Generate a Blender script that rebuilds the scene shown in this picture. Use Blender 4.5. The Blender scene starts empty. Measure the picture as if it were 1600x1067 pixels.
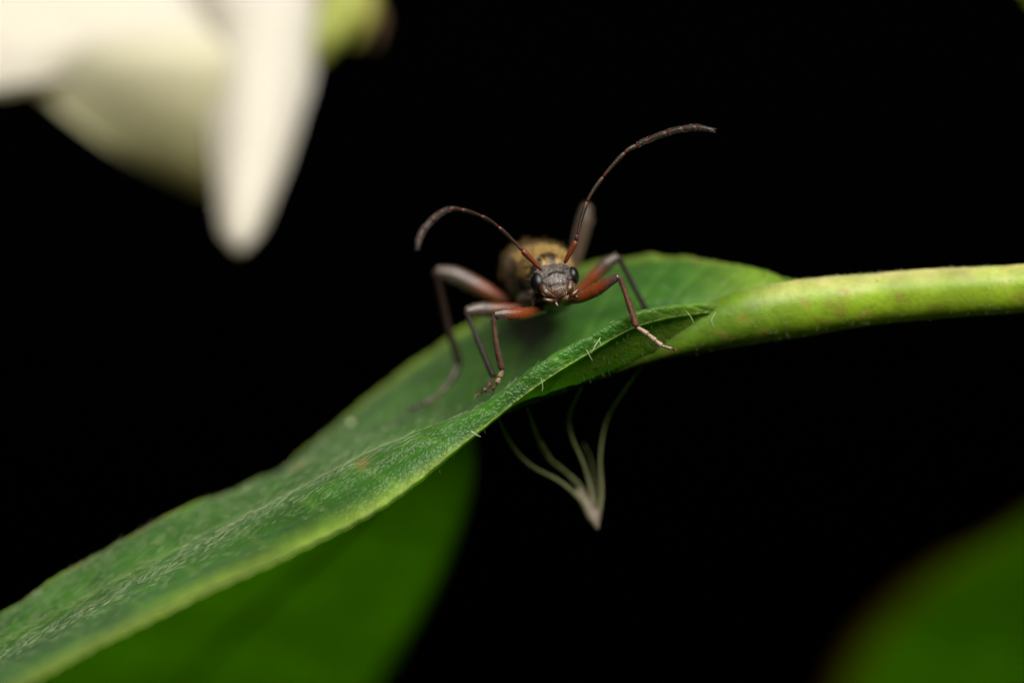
import bpy, bmesh, math, random
import numpy as np
from mathutils import Vector, noise

random.seed(7)
RNG = np.random.default_rng(7)
SC = bpy.context.scene
COL = SC.collection

# ---------------------------------------------------------------- camera, sky, flash-like sun, exposure
# one unit is one centimetre; the lens looks along +y from 20 cm away, in focus at y = 0
CAM_D = 20.0
cam_data = bpy.data.cameras.new('camera')
cam = bpy.data.objects.new('camera', cam_data)
COL.objects.link(cam)
cam.location = (0, -CAM_D, 0)
cam.rotation_euler = (math.radians(90), 0, 0)
cam_data.lens = 180
cam_data.sensor_width = 36
cam_data.clip_start = 0.5
cam_data.clip_end = 500
cam_data.dof.use_dof = True
cam_data.dof.focus_distance = CAM_D
cam_data.dof.aperture_fstop = 0.18
SC.camera = cam

SUN_DIR = Vector((0.24, -0.66, 0.82)).normalized()      # towards the light
world = bpy.data.worlds.new('World')
SC.world = world
world.use_nodes = True
wn = world.node_tree.nodes
bg = wn['Background']
sky = wn.new('ShaderNodeTexSky')
sky.sky_type = 'NISHITA'
sky.sun_disc = False
sky.sun_elevation = math.asin(SUN_DIR.z)
sky.sun_rotation = math.atan2(SUN_DIR.x, SUN_DIR.y)
world.node_tree.links.new(sky.outputs['Color'], bg.inputs['Color'])
bg.inputs['Strength'].default_value = 0.00005           # night: the sky is all but black

sun_data = bpy.data.lights.new('sun', 'SUN')
sun_data.energy = 5.0
sun_data.angle = math.radians(50)
sun_data.color = (1.0, 0.965, 0.91)
sun = bpy.data.objects.new('sun', sun_data)
COL.objects.link(sun)
sun.rotation_euler = SUN_DIR.to_track_quat('Z', 'Y').to_euler()
sun.location = SUN_DIR * 30

SC.view_settings.view_transform = 'Standard'
SC.view_settings.look = 'None'
SC.view_settings.gamma = 1.0
SC.view_settings.exposure = 0.55
SC.view_settings.use_curve_mapping = False
SC.render.engine = 'CYCLES'
SC.cycles.use_denoising = True
SC.cycles.max_bounces = 10
SC.cycles.transmission_bounces = 8
SC.cycles.sample_clamp_indirect = 4.0


# ---------------------------------------------------------------- helpers
def P(px, py, y=0.0):
    """A point of the place seen at (px, py) of the 1600 x 1067 photograph, y cm behind the focus plane."""
    s = 1 + y / CAM_D
    return np.array(((px - 800) / 400 * s, y, (533.5 - py) / 400 * s))


def PL(pts):
    return np.array([P(*p) for p in pts])


def catmull(pts, n):
    """n samples per span along a Catmull-Rom curve through pts (k x d)."""
    pts = np.asarray(pts, float)
    t = np.linspace(0, len(pts) - 1, (len(pts) - 1) * n + 1)
    return cr_eval(pts, t), t


def cr_eval(pts, t):
    pts = np.asarray(pts, float)
    k = len(pts)
    ext = np.concatenate([[2 * pts[0] - pts[1]], pts, [2 * pts[-1] - pts[-2]]])
    i = np.clip(np.floor(t).astype(int), 0, k - 2)
    f = (t - i)
    f = f.reshape(f.shape + (1,) * (pts.ndim - 1))
    p0, p1, p2, p3 = ext[i], ext[i + 1], ext[i + 2], ext[i + 3]
    return 0.5 * (2 * p1 + (p2 - p0) * f + (2 * p0 - 5 * p1 + 4 * p2 - p3) * f ** 2 + (3 * p1 - p0 - 3 * p2 + p3) * f ** 3)


def thing(name, loc, label, cat, group=None):
    o = bpy.data.objects.new(name, None)
    o.empty_display_size = 0.1
    COL.objects.link(o)
    o.location = loc
    o['label'] = label
    o['category'] = cat
    if group:
        o['group'] = group
    return o


ORIGIN = {}


def obj(name, verts, faces, mat, parent=None, col=None, smooth=True, label=None, kind=None):
    """Link one mesh object; verts are given in place (world) and stored relative to the thing it belongs to."""
    verts = np.asarray(verts, float)
    off = np.zeros(3)
    r = parent
    while r is not None:
        off = off + np.array(r.location)
        r = r.parent
    me = bpy.data.meshes.new(name)
    me.from_pydata((verts - off).tolist(), [], [tuple(int(i) for i in f) for f in faces])
    if col is not None:
        c = np.ones((len(verts), 4))
        c[:, :3] = col
        a = me.color_attributes.new('col', 'FLOAT_COLOR', 'POINT')
        a.data.foreach_set('color', c.ravel())
    me.update()
    if smooth:
        me.polygons.foreach_set('use_smooth', [True] * len(me.polygons))
    me.materials.append(mat)
    o = bpy.data.objects.new(name, me)
    COL.objects.link(o)
    if parent:
        o.parent = parent
    if label:
        o['label'] = label
    if kind:
        o['kind'] = kind
    return o


def frames(path):
    tang = np.gradient(path, axis=0)
    tang /= np.linalg.norm(tang, axis=1)[:, None] + 1e-12
    ref = np.array((0.3, -1.0, 0.2))
    n = np.zeros_like(path)
    v = np.cross(tang[0], ref)
    v /= np.linalg.norm(v)
    for i in range(len(path)):
        v = v - tang[i] * np.dot(v, tang[i])
        v /= np.linalg.norm(v) + 1e-12
        n[i] = v
    return tang, n, np.cross(tang, n)


def tube(path, radii, seg=12, flat=1.0, caps=True, wob=0.0):
    """A closed tube along path; radii per point; flat scales the second axis."""
    path = np.asarray(path, float)
    radii = np.asarray(radii, float)
    t, n, b = frames(path)
    a = np.linspace(0, 2 * math.pi, seg, endpoint=False)
    V = []
    for i in range(len(path)):
        rr = radii[i] * (1 + wob * (RNG.normal(size=seg) * 0.6 + 1.6 * np.cos(5 * a + 0.4 * math.sin(i * 0.07)) + 1.2 * math.sin(i * 0.31))) if wob else radii[i]
        V.append(path[i] + (np.cos(a) * rr)[:, None] * n[i] + (np.sin(a) * rr * flat)[:, None] * b[i])
    V = np.concatenate(V)
    F = []
    for i in range(len(path) - 1):
        for j in range(seg):
            k = (j + 1) % seg
            F.append((i * seg + j, i * seg + k, (i + 1) * seg + k, (i + 1) * seg + j))
    if caps:
        c0, c1 = len(V), len(V) + 1
        V = np.concatenate([V, [path[0] - t[0] * radii[0] * 0.35], [path[-1] + t[-1] * radii[-1] * 0.35]])
        m = (len(path) - 1) * seg
        for j in range(seg):
            k = (j + 1) % seg
            F.append((c0, k, j))
            F.append((c1, m + j, m + k))
    return V, F


def limb(pts, rad_px, n=10, seg=14, flat=1.0):
    """Tube through (px, py, y) points with radii in photograph pixels, smoothly interpolated."""
    path, t = catmull(PL(pts), n)
    r = np.interp(t, np.linspace(0, len(pts) - 1, len(rad_px)), np.array(rad_px) / 400)
    V, F = tube(path, r, seg, flat)
    tt = np.concatenate([np.repeat(t / t[-1], seg), [0, 1]])
    return V, F, tt


def ellipsoid(c, ax, seg=24, rings=14):
    """c centre; ax three axis vectors (rows) with their lengths."""
    V, F = [], []
    for i in range(rings + 1):
        th = math.pi * i / rings
        for j in range(seg):
            ph = 2 * math.pi * j / seg
            V.append(np.array(c) + ax[0] * math.sin(th) * math.cos(ph) + ax[1] * math.sin(th) * math.sin(ph) + ax[2] * math.cos(th))
    for i in range(rings):
        for j in range(seg):
            k = (j + 1) % seg
            F.append((i * seg + j, i * seg + k, (i + 1) * seg + k, (i + 1) * seg + j))
    return np.array(V), F


def merge(parts):
    V, F, o = [], [], 0
    for v, f in parts:
        V.append(v)
        F += [tuple(i + o for i in q) for q in f]
        o += len(v)
    return np.concatenate(V), F


def hairs(base, dirs, length, rad, bend=None):
    """Tapered three-sided hairs: base n x 3, dirs n x 3, length n, rad n, bend n x 3 added at the tip."""
    n = len(base)
    d = dirs / (np.linalg.norm(dirs, axis=1)[:, None] + 1e-12)
    ref = RNG.normal(size=(n, 3))
    a = np.cross(d, ref)
    a /= np.linalg.norm(a, axis=1)[:, None] + 1e-12
    b = np.cross(d, a)
    if bend is None:
        bend = RNG.normal(size=(n, 3)) * 0.12
    L, R = length[:, None], rad[:, None]
    V = np.zeros((n, 7, 3))
    for k in range(3):
        c, s = math.cos(k * 2.0944), math.sin(k * 2.0944)
        V[:, k] = base + (a * c + b * s) * R
        V[:, 3 + k] = base + d * L * 0.55 + bend * L * 0.25 + (a * c + b * s) * R * 0.75
    V[:, 6] = base + d * L + bend * L
    i = np.arange(n) * 7
    F = []
    for k in range(3):
        m = (k + 1) % 3
        F.append(np.stack([i + k, i + m, i + 3 + m], 1))
        F.append(np.stack([i + k, i + 3 + m, i + 3 + k], 1))
        F.append(np.stack([i + 3 + k, i + 3 + m, i + 6], 1))
    return V.reshape(-1, 3), np.concatenate(F)


def fbm(p, scale, octv=4):
    return noise.fractal(Vector(p) * scale, 0.8, 2.1, octv)


# ---------------------------------------------------------------- materials
def node(nt, kind, **kw):
    n = nt.nodes.new(kind)
    for k, v in kw.items():
        setattr(n, k, v)
    return n


def chitin(name, rough=0.35, spec=0.5, sheen=0.0, bump=0.3, scale=160, mott=0.25, sheen_tint=(0.8, 0.75, 0.65), coat=0.0):
    """Horny insect skin: tint from the part's own colour, mottled and pitted."""
    m = bpy.data.materials.new(name)
    m.use_nodes = True
    nt = m.node_tree
    L = nt.links.new
    b = nt.nodes['Principled BSDF']
    at = node(nt, 'ShaderNodeAttribute', attribute_name='col')
    tc = node(nt, 'ShaderNodeTexCoord')
    nz = node(nt, 'ShaderNodeTexNoise')
    nz.inputs['Scale'].default_value = scale * 0.35
    nz.inputs['Detail'].default_value = 5
    L(tc.outputs['Object'], nz.inputs['Vector'])
    mr = node(nt, 'ShaderNodeMapRange')
    mr.inputs['From Min'].default_value = 0.3
    mr.inputs['From Max'].default_value = 0.7
    mr.inputs['To Min'].default_value = 1 - mott
    mr.inputs['To Max'].default_value = 1 + mott
    L(nz.outputs['Fac'], mr.inputs['Value'])
    mx = node(nt, 'ShaderNodeVectorMath', operation='SCALE')
    L(at.outputs['Color'], mx.inputs[0])
    L(mr.outputs['Result'], mx.inputs['Scale'])
    L(mx.outputs['Vector'], b.inputs['Base Color'])
    vo = node(nt, 'ShaderNodeTexVoronoi')
    vo.inputs['Scale'].default_value = scale
    L(tc.outputs['Object'], vo.inputs['Vector'])
    bp = node(nt, 'ShaderNodeBump')
    bp.inputs['Strength'].default_value = bump
    bp.inputs['Distance'].default_value = 0.004
    L(vo.outputs['Distance'], bp.inputs['Height'])
    L(bp.outputs['Normal'], b.inputs['Normal'])
    b.inputs['Roughness'].default_value = rough
    b.inputs['Specular IOR Level'].default_value = spec
    b.inputs['Sheen Weight'].default_value = sheen
    b.inputs['Sheen Roughness'].default_value = 0.4
    b.inputs['Sheen Tint'].default_value = (*sheen_tint, 1)
    b.inputs['Coat Weight'].default_value = coat
    b.inputs['Coat Roughness'].default_value = 0.15
    return m


def leafy(name, trans=0.35, tcol=(0.10, 0.26, 0.012), rough=0.45, spec=0.45, bump=0.5, scale=26.0, fine=110.0, mott=0.25, veins=True, sheen=0.0, own=0.0, coarse=7.0):
    m = bpy.data.materials.new(name)
    m.use_nodes = True
    nt = m.node_tree
    L = nt.links.new
    b = nt.nodes['Principled BSDF']
    out = nt.nodes['Material Output']
    at = node(nt, 'ShaderNodeAttribute', attribute_name='col')
    tc = node(nt, 'ShaderNodeTexCoord')
    nz = node(nt, 'ShaderNodeTexNoise')
    nz.inputs['Scale'].default_value = coarse
    nz.inputs['Detail'].default_value = 7
    nz.inputs['Roughness'].default_value = 0.65
    L(tc.outputs['Object'], nz.inputs['Vector'])
    mr = node(nt, 'ShaderNodeMapRange')
    mr.inputs['From Min'].default_value = 0.3
    mr.inputs['From Max'].default_value = 0.7
    mr.inputs['To Min'].default_value = 1 - mott
    mr.inputs['To Max'].default_value = 1 + mott
    L(nz.outputs['Fac'], mr.inputs['Value'])
    vo = node(nt, 'ShaderNodeTexVoronoi', feature='DISTANCE_TO_EDGE')
    vo.inputs['Scale'].default_value = scale
    wz = node(nt, 'ShaderNodeTexNoise')
    wz.inputs['Scale'].default_value = scale * 0.6
    wz.inputs['Detail'].default_value = 3
    L(tc.outputs['Object'], wz.inputs['Vector'])
    wa = node(nt, 'ShaderNodeVectorMath', operation='MULTIPLY_ADD')
    wa.inputs[1].default_value = (1.6 / scale,) * 3
    L(wz.outputs['Color'], wa.inputs[0])
    L(tc.outputs['Object'], wa.inputs[2])
    L(wa.outputs['Vector'], vo.inputs['Vector'])
    vr = node(nt, 'ShaderNodeMapRange', interpolation_type='SMOOTHSTEP')
    vr.inputs['From Min'].default_value = 0.0
    vr.inputs['From Max'].default_value = 0.22
    L(vo.outputs['Distance'], vr.inputs['Value'])
    nf = node(nt, 'ShaderNodeTexNoise')
    nf.inputs['Scale'].default_value = fine
    nf.inputs['Detail'].default_value = 4
    L(tc.outputs['Object'], nf.inputs['Vector'])
    ad = node(nt, 'ShaderNodeMath', operation='MULTIPLY_ADD')
    ad.inputs[1].default_value = 1.3
    L(nf.outputs['Fac'], ad.inputs[0])
    L(vr.outputs['Result'], ad.inputs[2])
    bp = node(nt, 'ShaderNodeBump')
    bp.inputs['Strength'].default_value = bump
    bp.inputs['Distance'].default_value = 0.012
    L(ad.outputs['Value'], bp.inputs['Height'])
    mx = node(nt, 'ShaderNodeVectorMath', operation='SCALE')
    L(at.outputs['Color'], mx.inputs[0])
    L(mr.outputs['Result'], mx.inputs['Scale'])
    L(mx.outputs['Vector'], b.inputs['Base Color'])
    L(bp.outputs['Normal'], b.inputs['Normal'])
    b.inputs['Roughness'].default_value = rough
    b.inputs['Specular IOR Level'].default_value = spec
    b.inputs['Sheen Weight'].default_value = sheen
    b.inputs['Sheen Roughness'].default_value = 0.5
    b.inputs['Sheen Tint'].default_value = (0.75, 0.9, 0.75, 1)
    tr = node(nt, 'ShaderNodeBsdfTranslucent')
    tm = node(nt, 'ShaderNodeVectorMath', operation='SCALE')
    if own:
        oc = node(nt, 'ShaderNodeVectorMath', operation='SCALE')
        L(at.outputs['Color'], oc.inputs[0])
        oc.inputs['Scale'].default_value = own
        L(oc.outputs['Vector'], tm.inputs[0])
    else:
        tm.inputs[0].default_value = tcol
    L(mr.outputs['Result'], tm.inputs['Scale'])
    L(tm.outputs['Vector'], tr.inputs['Color'])
    mix = node(nt, 'ShaderNodeMixShader')
    mix.inputs['Fac'].default_value = trans
    L(b.outputs['BSDF'], mix.inputs[1])
    L(tr.outputs['BSDF'], mix.inputs[2])
    L(mix.outputs['Shader'], out.inputs['Surface'])
    return m


def plain(name, color, rough=0.5, spec=0.4, trans=0.0, tcol=None, alpha_t=0.0):
    m = bpy.data.materials.new(name)
    m.use_nodes = True
    nt = m.node_tree
    b = nt.nodes['Principled BSDF']
    tc = node(nt, 'ShaderNodeTexCoord')
    nz = node(nt, 'ShaderNodeTexNoise')
    nz.inputs['Scale'].default_value = 60
    nt.links.new(tc.outputs['Object'], nz.inputs['Vector'])
    rp = node(nt, 'ShaderNodeValToRGB')
    c = np.array(color)
    rp.color_ramp.elements[0].position = 0.3
    rp.color_ramp.elements[1].position = 0.7
    rp.color_ramp.elements[0].color = (*(c * 0.8), 1)
    rp.color_ramp.elements[1].color = (*np.minimum(c * 1.15, 1), 1)
    nt.links.new(nz.outputs['Fac'], rp.inputs['Fac'])
    nt.links.new(rp.outputs['Color'], b.inputs['Base Color'])
    b.inputs['Roughness'].default_value = rough
    b.inputs['Specular IOR Level'].default_value = spec
    if trans:
        tr = node(nt, 'ShaderNodeBsdfTranslucent')
        tr.inputs['Color'].default_value = (*(tcol or color), 1)
        mix = node(nt, 'ShaderNodeMixShader')
        mix.inputs['Fac'].default_value = trans
        nt.links.new(b.outputs['BSDF'], mix.inputs[1])
        nt.links.new(tr.outputs['BSDF'], mix.inputs[2])
        nt.links.new(mix.outputs['Shader'], nt.nodes['Material Output'].inputs['Surface'])
    return m


M_LEAF = leafy('leaf_skin', trans=0.42, tcol=(0.36, 0.74, 0.03), rough=0.40, spec=0.5, bump=0.34, scale=44, fine=75, sheen=0.12)
M_UNDER = leafy('hanging_leaf_skin', trans=0.6, tcol=(0.25, 0.47, 0.006), rough=0.6, spec=0.12, bump=0.15, scale=10, mott=0.22, own=4.0, coarse=1.6)
M_PETIOLE = leafy('petiole_skin', trans=0.25, tcol=(0.30, 0.40, 0.03), rough=0.5, spec=0.4, bump=0.06, scale=22, fine=30, mott=0.30)
M_PETAL = leafy('petal_skin', trans=0.45, tcol=(0.92, 0.87, 0.66), rough=0.6, spec=0.25, bump=0.1, scale=4, fine=20, mott=0.03)
M_BODY = chitin('beetle_skin', rough=0.30, spec=0.55, sheen=0.0, bump=0.6, scale=170, mott=0.35)
M_LEG = chitin('leg_skin', rough=0.27, spec=0.55, sheen=0.04, bump=0.25, scale=260, mott=0.2)
M_SHIN = chitin('shin_skin', rough=0.45, spec=0.22, bump=0.25, scale=260, mott=0.25)
M_ANT = chitin('antenna_skin', rough=0.36, spec=0.4, sheen=0.03, bump=0.3, scale=300, mott=0.25)
M_EYE = chitin('eye_skin', rough=0.30, spec=0.42, bump=0.2, scale=330, mott=0.05)
M_MOUTH = chitin('mouth_skin', rough=0.28, spec=0.55, bump=0.2, scale=200, mott=0.3)
M_PALE = plain('pale_bristle', (0.30, 0.22, 0.14), rough=0.3, spec=0.5)
M_GOLD = plain('golden_hair', (0.37, 0.238, 0.07), rough=0.4, spec=0.5)
M_GREY = plain('grey_hair', (0.26, 0.215, 0.175), rough=0.4, spec=0.5)
M_BROWN = plain('brown_hair', (0.10, 0.075, 0.06), rough=0.4, spec=0.4)
M_LHAIR = plain('leaf_hair_white', (0.36, 0.46, 0.23), rough=0.28, spec=0.5, trans=0.3)
M_FIL = leafy('filament_skin', trans=0.4, tcol=(0.6, 0.62, 0.3), rough=0.5, spec=0.3, bump=0.1)
M_DRY = chitin('dry_flower_skin', rough=0.6, spec=0.2, bump=0.4, scale=40, mott=0.3)

# ---------------------------------------------------------------- leaves
class Sheet:
    """A leaf blade through a lattice of control points: stations along the midrib x five points across."""

    def __init__(self, lattice, relief=0.0, seed=0.0):
        self.pts = np.array([[P(*q) for q in row] for row in lattice])
        self.relief, self.seed = relief, seed

    def at(self, u, v):
        """u, v arrays -> points."""
        u, v = np.broadcast_arrays(np.asarray(u, float), np.asarray(v, float))
        rows = cr_eval(self.pts, u.ravel())               # n x 5 x 3
        k = rows.shape[1]
        vv = v.ravel()
        ext = np.concatenate([2 * rows[:, :1] - rows[:, 1:2], rows, 2 * rows[:, -1:] - rows[:, -2:-1]], 1)
        i = np.clip(np.floor(vv).astype(int), 0, k - 2)
        f = (vv - i)[:, None]
        r = np.arange(len(vv))
        p0, p1, p2, p3 = ext[r, i], ext[r, i + 1], ext[r, i + 2], ext[r, i + 3]
        out = 0.5 * (2 * p1 + (p2 - p0) * f + (2 * p0 - 5 * p1 + 4 * p2 - p3) * f ** 2 + (3 * p1 - p0 - 3 * p2 + p3) * f ** 3)
        return out.reshape(u.shape + (3,))

    def normal(self, u, v, up=(0, -0.25, 1)):
        e = 0.02
        m, n = self.pts.shape[0] - 1, self.pts.shape[1] - 1
        du = self.at(np.clip(u + e, 0, m), v) - self.at(np.clip(u - e, 0, m), v)
        dv = self.at(u, np.clip(v + e, 0, n)) - self.at(u, np.clip(v - e, 0, n))
        nn = np.cross(dv, du)
        nn /= np.linalg.norm(nn, axis=-1)[..., None] + 1e-12
        return nn, du / (np.linalg.norm(du, axis=-1)[..., None] + 1e-12)

    def solid(self, nu, nv, thick, shape=None):
        m, n = self.pts.shape[0] - 1, self.pts.shape[1] - 1
        u = np.linspace(0, m, m * nu + 1)
        v = np.linspace(0, n, n * nv + 1)
        U, W = np.meshgrid(u, v, indexing='ij')
        p = self.at(U, W)
        nn, _ = self.normal(U, W)
        if self.relief:
            d = np.zeros(U.shape)
            for i in range(U.shape[0]):
                for j in range(U.shape[1]):
                    q = p[i, j]
                    d[i, j] = noise.noise(Vector((q[0] * 4 + self.seed, q[1] * 4, q[2] * 4))) + 0.45 * noise.noise(Vector((q[0] * 13 + self.seed, q[1] * 9, q[2] * 13)))
            p = p + nn * (d * self.relief)[..., None]
        if shape is not None:
            p = shape(p, nn, U, W)
        A, B = U.shape
        top = (p + nn * thick / 2).reshape(-1, 3)
        bot = (p - nn * thick / 2).reshape(-1, 3)
        V = np.concatenate([top, bot])
        o = A * B
        F = []
        idx = lambda i, j: i * B + j
        for i in range(A - 1):
            for j in range(B - 1):
                F.append((idx(i, j), idx(i, j + 1), idx(i + 1, j + 1), idx(i + 1, j)))
                F.append((o + idx(i, j), o + idx(i + 1, j), o + idx(i + 1, j + 1), o + idx(i, j + 1)))
        # rounded rim: one extra row pushed out past the margin
        ring = [(i, 0) for i in range(A)] + [(A - 1, j) for j in range(1, B)] + [(i, B - 1) for i in range(A - 2, -1, -1)] + [(0, j) for j in range(B - 2, 0, -1)]
        ext = []
        for (i, j) in ring:
            inner = p[min(max(i, 1), A - 2), min(max(j, 1), B - 2)]
            dd = p[i, j] - inner
            l = np.linalg.norm(dd)
            ext.append(p[i, j] + (dd / l if l > 1e-9 else 0) * thick * 0.55)
        e0 = len(V)
        V = np.concatenate([V, np.array(ext)])
        k = len(ring)
        for a in range(k):
            b = (a + 1) % k
            ia, ib = idx(*ring[a]), idx(*ring[b])
            F.append((ia, e0 + a, e0 + b, ib))
            F.append((e0 + a, o + ia, o + ib, e0 + b))
        ringU = np.array([U[r] for r in ring])
        ringW = np.array([W[r] for r in ring])
        uu = np.concatenate([U.ravel(), U.ravel(), ringU])
        ww = np.concatenate([W.ravel(), W.ravel(), ringW])
        side = np.concatenate([np.ones(o), -np.ones(o), np.zeros(k)])
        return V, F, uu, ww, side


LATTICE = [
    [(1225, 490, .32), (1225, 484, .32), (1240, 480, .30), (1240, 455, .38), (1240, 440, .40)],
    [(1165, 492, .27), (1165, 484, .27), (1190, 495, .32), (1190, 452, .46), (1190, 424, .55)],
    [(1095, 489, .185), (1095, 478, .185), (1090, 530, .30), (1090, 458, .50), (1100, 406, .72)],
    [(1000, 508, .06), (1000, 491, .06), (990, 562, .24), (990, 480, .50), (1000, 402, .88)],
    [(918, 553, .02), (925, 524, .03), (905, 594, .21), (880, 525, .55), (890, 425, 1.05)],
    [(833, 608, -.01), (835, 576, .01), (820, 624, .20), (785, 580, .60), (775, 480, 1.2)],
    [(742, 680, -.04), (748, 638, .0), (735, 655, .22), (690, 628, .65), (660, 560, 1.3)],
    [(610, 785, -.20), (605, 705, .0), (590, 702, .25), (565, 690, .60), (530, 660, 1.35)],
    [(460, 866, -.42), (450, 786, .0), (445, 775, .25), (462, 735, .62), (440, 735, 1.2)],
    [(300, 937, -.68), (300, 868, .0), (290, 852, .2), (290, 818, .45), (285, 797, .68)],
    [(150, 1010, -.95), (150, 950, .0), (145, 928, .2), (140, 895, .4), (128, 880, .55)],
    [(20, 1078, -1.2), (0, 1030, .0), (0, 1005, .2), (0, 980, .36), (-5, 966, .5)],
    [(-90, 1140, -1.3), (-150, 1105, .0), (-155, 1090, .2), (-160, 1075, .35), (-165, 1065, .45)],
    [(-230, 1195, -.9), (-300, 1175, -.05), (-310, 1168, .1), (-315, 1160, .2), (-320, 1155, .28)],
    [(-420, 1235, -.1), (-425, 1234, -.06), (-428, 1233, -.02), (-430, 1232, .0), (-432, 1231, .02)],
]
leaf_sheet = Sheet(LATTICE, relief=0.006)


def leaf_shape(p, nn, U, W):
    # shallow side veins and a finely wavy margin
    ph = (U * 1.6 + np.abs(W - 2) * 0.8) % 1.0
    groove = np.exp(-((ph - 0.5) / 0.07) ** 2)
    edge = np.clip(1 - np.minimum(W, 4 - W) / 0.45, 0, 1)
    wav = edge * (np.sin(U * 7 + 2 * np.sin(U * 2.3)) * 0.006 + np.sin(U * 29 + 3 * np.sin(U * 3.1)) * 0.0016) * (W > 2) + edge * (np.sin(U * 31) * 0.003) * (W < 2)
    furrow = np.exp(-((W - 0.60 - 0.05 * np.sin(U * 2)) / 0.09) ** 2) * np.clip((U - 5.2) / 1.0, 0, 1) * np.clip((11 - U) / 3, 0, 1)
    return p + nn * (-0.005 * groove * (1 - edge) - 0.012 * furrow + wav)[..., None]


def build_main_leaf():
    root = thing('leaf', P(1190, 490, .3), 'big green hairy leaf blade that the beetle stands on, on a thick stalk', 'leaf')
    V, F, u, w, side = leaf_sheet.solid(26, 20, 0.014, leaf_shape)
    up = np.array((0.034, 0.112, 0.008))
    lo = np.array((0.095, 0.20, 0.010))
    rim = np.array((0.24, 0.33, 0.035))
    c = np.where(side[:, None] > 0, up, lo)
    e = np.minimum(w, 4 - w)
    k = np.clip(1 - e / np.where(w < 2, 0.18 + 0.24 * np.clip((u - 5.5) / 1.5, 0, 1), 0.22), 0, 1)[:, None] ** 1.3
    c = c * (1 - k) + rim * k
    k = np.exp(-((w - 2) / 0.14) ** 2)[:, None] * 0.55
    c = c * (1 - k) + np.array((0.16, 0.25, 0.05)) * k
    k = (np.exp(-((w - 2) / 0.55) ** 2) * (side < 0) * np.clip((6 - u) / 2, 0, 1))[:, None] * 0.9
    c = c * (1 - k) + np.array((0.22, 0.28, 0.015)) * k
    ph = (u * 1.6 + np.abs(w - 2) * 0.8) % 1.0
    k = (np.exp(-((ph - 0.5) / 0.05) ** 2) * (side > 0) * np.clip(np.minimum(w, 4 - w) * 2, 0, 1))[:, None] * 0.35
    c = c * (1 - k) + np.array((0.16, 0.27, 0.04)) * k
    pv = np.array([noise.fractal(Vector(q) * 2.6, 0.9, 2.0, 4) for q in V])[:, None]
    c = c * np.clip(1 + 0.35 * pv, 0.6, 1.5)
    k = np.clip(1 - (u - 1.2) / 2.2, 0, 1)[:, None] * np.where(w > 2.2, np.clip(1 - (u - 0.9) / 1.5, 0, 1), 1.0)[:, None]
    c = c * (1 - k) + np.array((0.19, 0.30, 0.02)) * k
    # small brown scars along the far margin
    for (su, sw, ru, rw) in ((7.93, 3.1, .10, .22), (9.35, 4, .16, .10), (10.1, 4, .07, .10), (9.95, 4, .05, .08), (2.1, 4, .05, .1), (7.25, 1.0, .06, .14), (11.1, 4, .05, .08)):
        k = np.exp(-((u - su) / ru) ** 2 - ((w - sw) / rw) ** 2)[:, None] * 0.85
        c = c * (1 - k) + np.array((0.30, 0.15, 0.05)) * k
    obj('blade', V, F, M_LEAF, root, col=c)

    # the stalk, running on under the blade as its midrib
    pts = [(1760, 436, .30), (1600, 451, .30), (1480, 458, .30), (1360, 468, .30), (1250, 482, .29), (1170, 495, .28), (1080, 522, .28), (990, 553, .265), (905, 588, .245), (820, 622, .235), (735, 660, .23), (590, 706, .26)]
    path, t = catmull(PL(pts), 12)
    r = np.interp(t, range(len(pts)), np.array([37, 38.5, 39, 41, 45, 45, 33, 23, 17, 13, 9, 6]) / 400)
    V, F = tube(path, r, 40, wob=0.012)
    tt = np.concatenate([np.repeat(t, 40), [0, t[-1]]])
    c = np.array((0.27, 0.41, 0.016))[None] * np.ones((len(V), 1))
    k = np.clip((tt - 2.9) / 2.6, 0, 1)[:, None]
    c = c * (1 - k) + np.array((0.11, 0.215, 0.010)) * k
    # blotchy cream tone along the upper side of the stalk
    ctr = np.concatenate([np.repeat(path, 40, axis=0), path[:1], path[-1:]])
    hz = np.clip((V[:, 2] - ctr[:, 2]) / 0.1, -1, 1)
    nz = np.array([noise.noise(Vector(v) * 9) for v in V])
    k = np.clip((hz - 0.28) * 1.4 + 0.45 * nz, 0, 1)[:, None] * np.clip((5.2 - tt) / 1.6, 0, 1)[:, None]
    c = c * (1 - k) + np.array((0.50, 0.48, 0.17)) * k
    sp = np.clip((np.array([noise.noise(Vector(v) * 17 + Vector((9, 2, 4))) for v in V]) - 0.28) * 4, 0, 1)[:, None]
    c = c * (1 - 0.5 * sp) + np.array((0.34, 0.20, 0.05)) * 0.5 * sp
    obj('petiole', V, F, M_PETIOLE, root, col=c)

    # down lying along the blade, thickest on the fold
    n = 8000
    u = RNG.uniform(1.2, 12.2, n)
    w = np.where(RNG.uniform(size=n) < 0.24, 1 + RNG.normal(size=n) * 0.18, RNG.uniform(0.02, 3.95, n))
    w = np.clip(w, 0.02, 3.95)
    # sparse on the curled rim by the beetle and near the stalk, dense on the open blade
    keep = RNG.uniform(size=n) < np.where(w < 1.15, np.clip((u - 5.8) / 1.6, 0.03, 1), np.clip((u - 3.5) / 3.0, 0.18, 1))
    keep &= RNG.uniform(size=n) < np.clip((w - 0.25) / 0.5, 0.12, 1)
    u, w = u[keep], w[keep]
    n = len(u)
    b = leaf_sheet.at(u, w)
    nn, du = leaf_sheet.normal(u, w)
    d = -du * 1.0 + nn * RNG.uniform(0.02, 0.22, n)[:, None] + RNG.normal(size=(n, 3)) * 0.10
    L = RNG.uniform(0.014, 0.052, n)
    V1, F1 = hairs(b + nn * 0.008, d, L, RNG.uniform(0.0004, 0.0010, n))
    # finer fringe below the fold, on the underside and along the margin
    n = 170
    u = RNG.uniform(1.6, 6.6, n)
    w = np.where(RNG.uniform(size=n) < 0.4, 0.02, RNG.uniform(0.9, 1.9, n))
    b = leaf_sheet.at(u, w)
    nn, du = leaf_sheet.normal(u, w)
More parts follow.
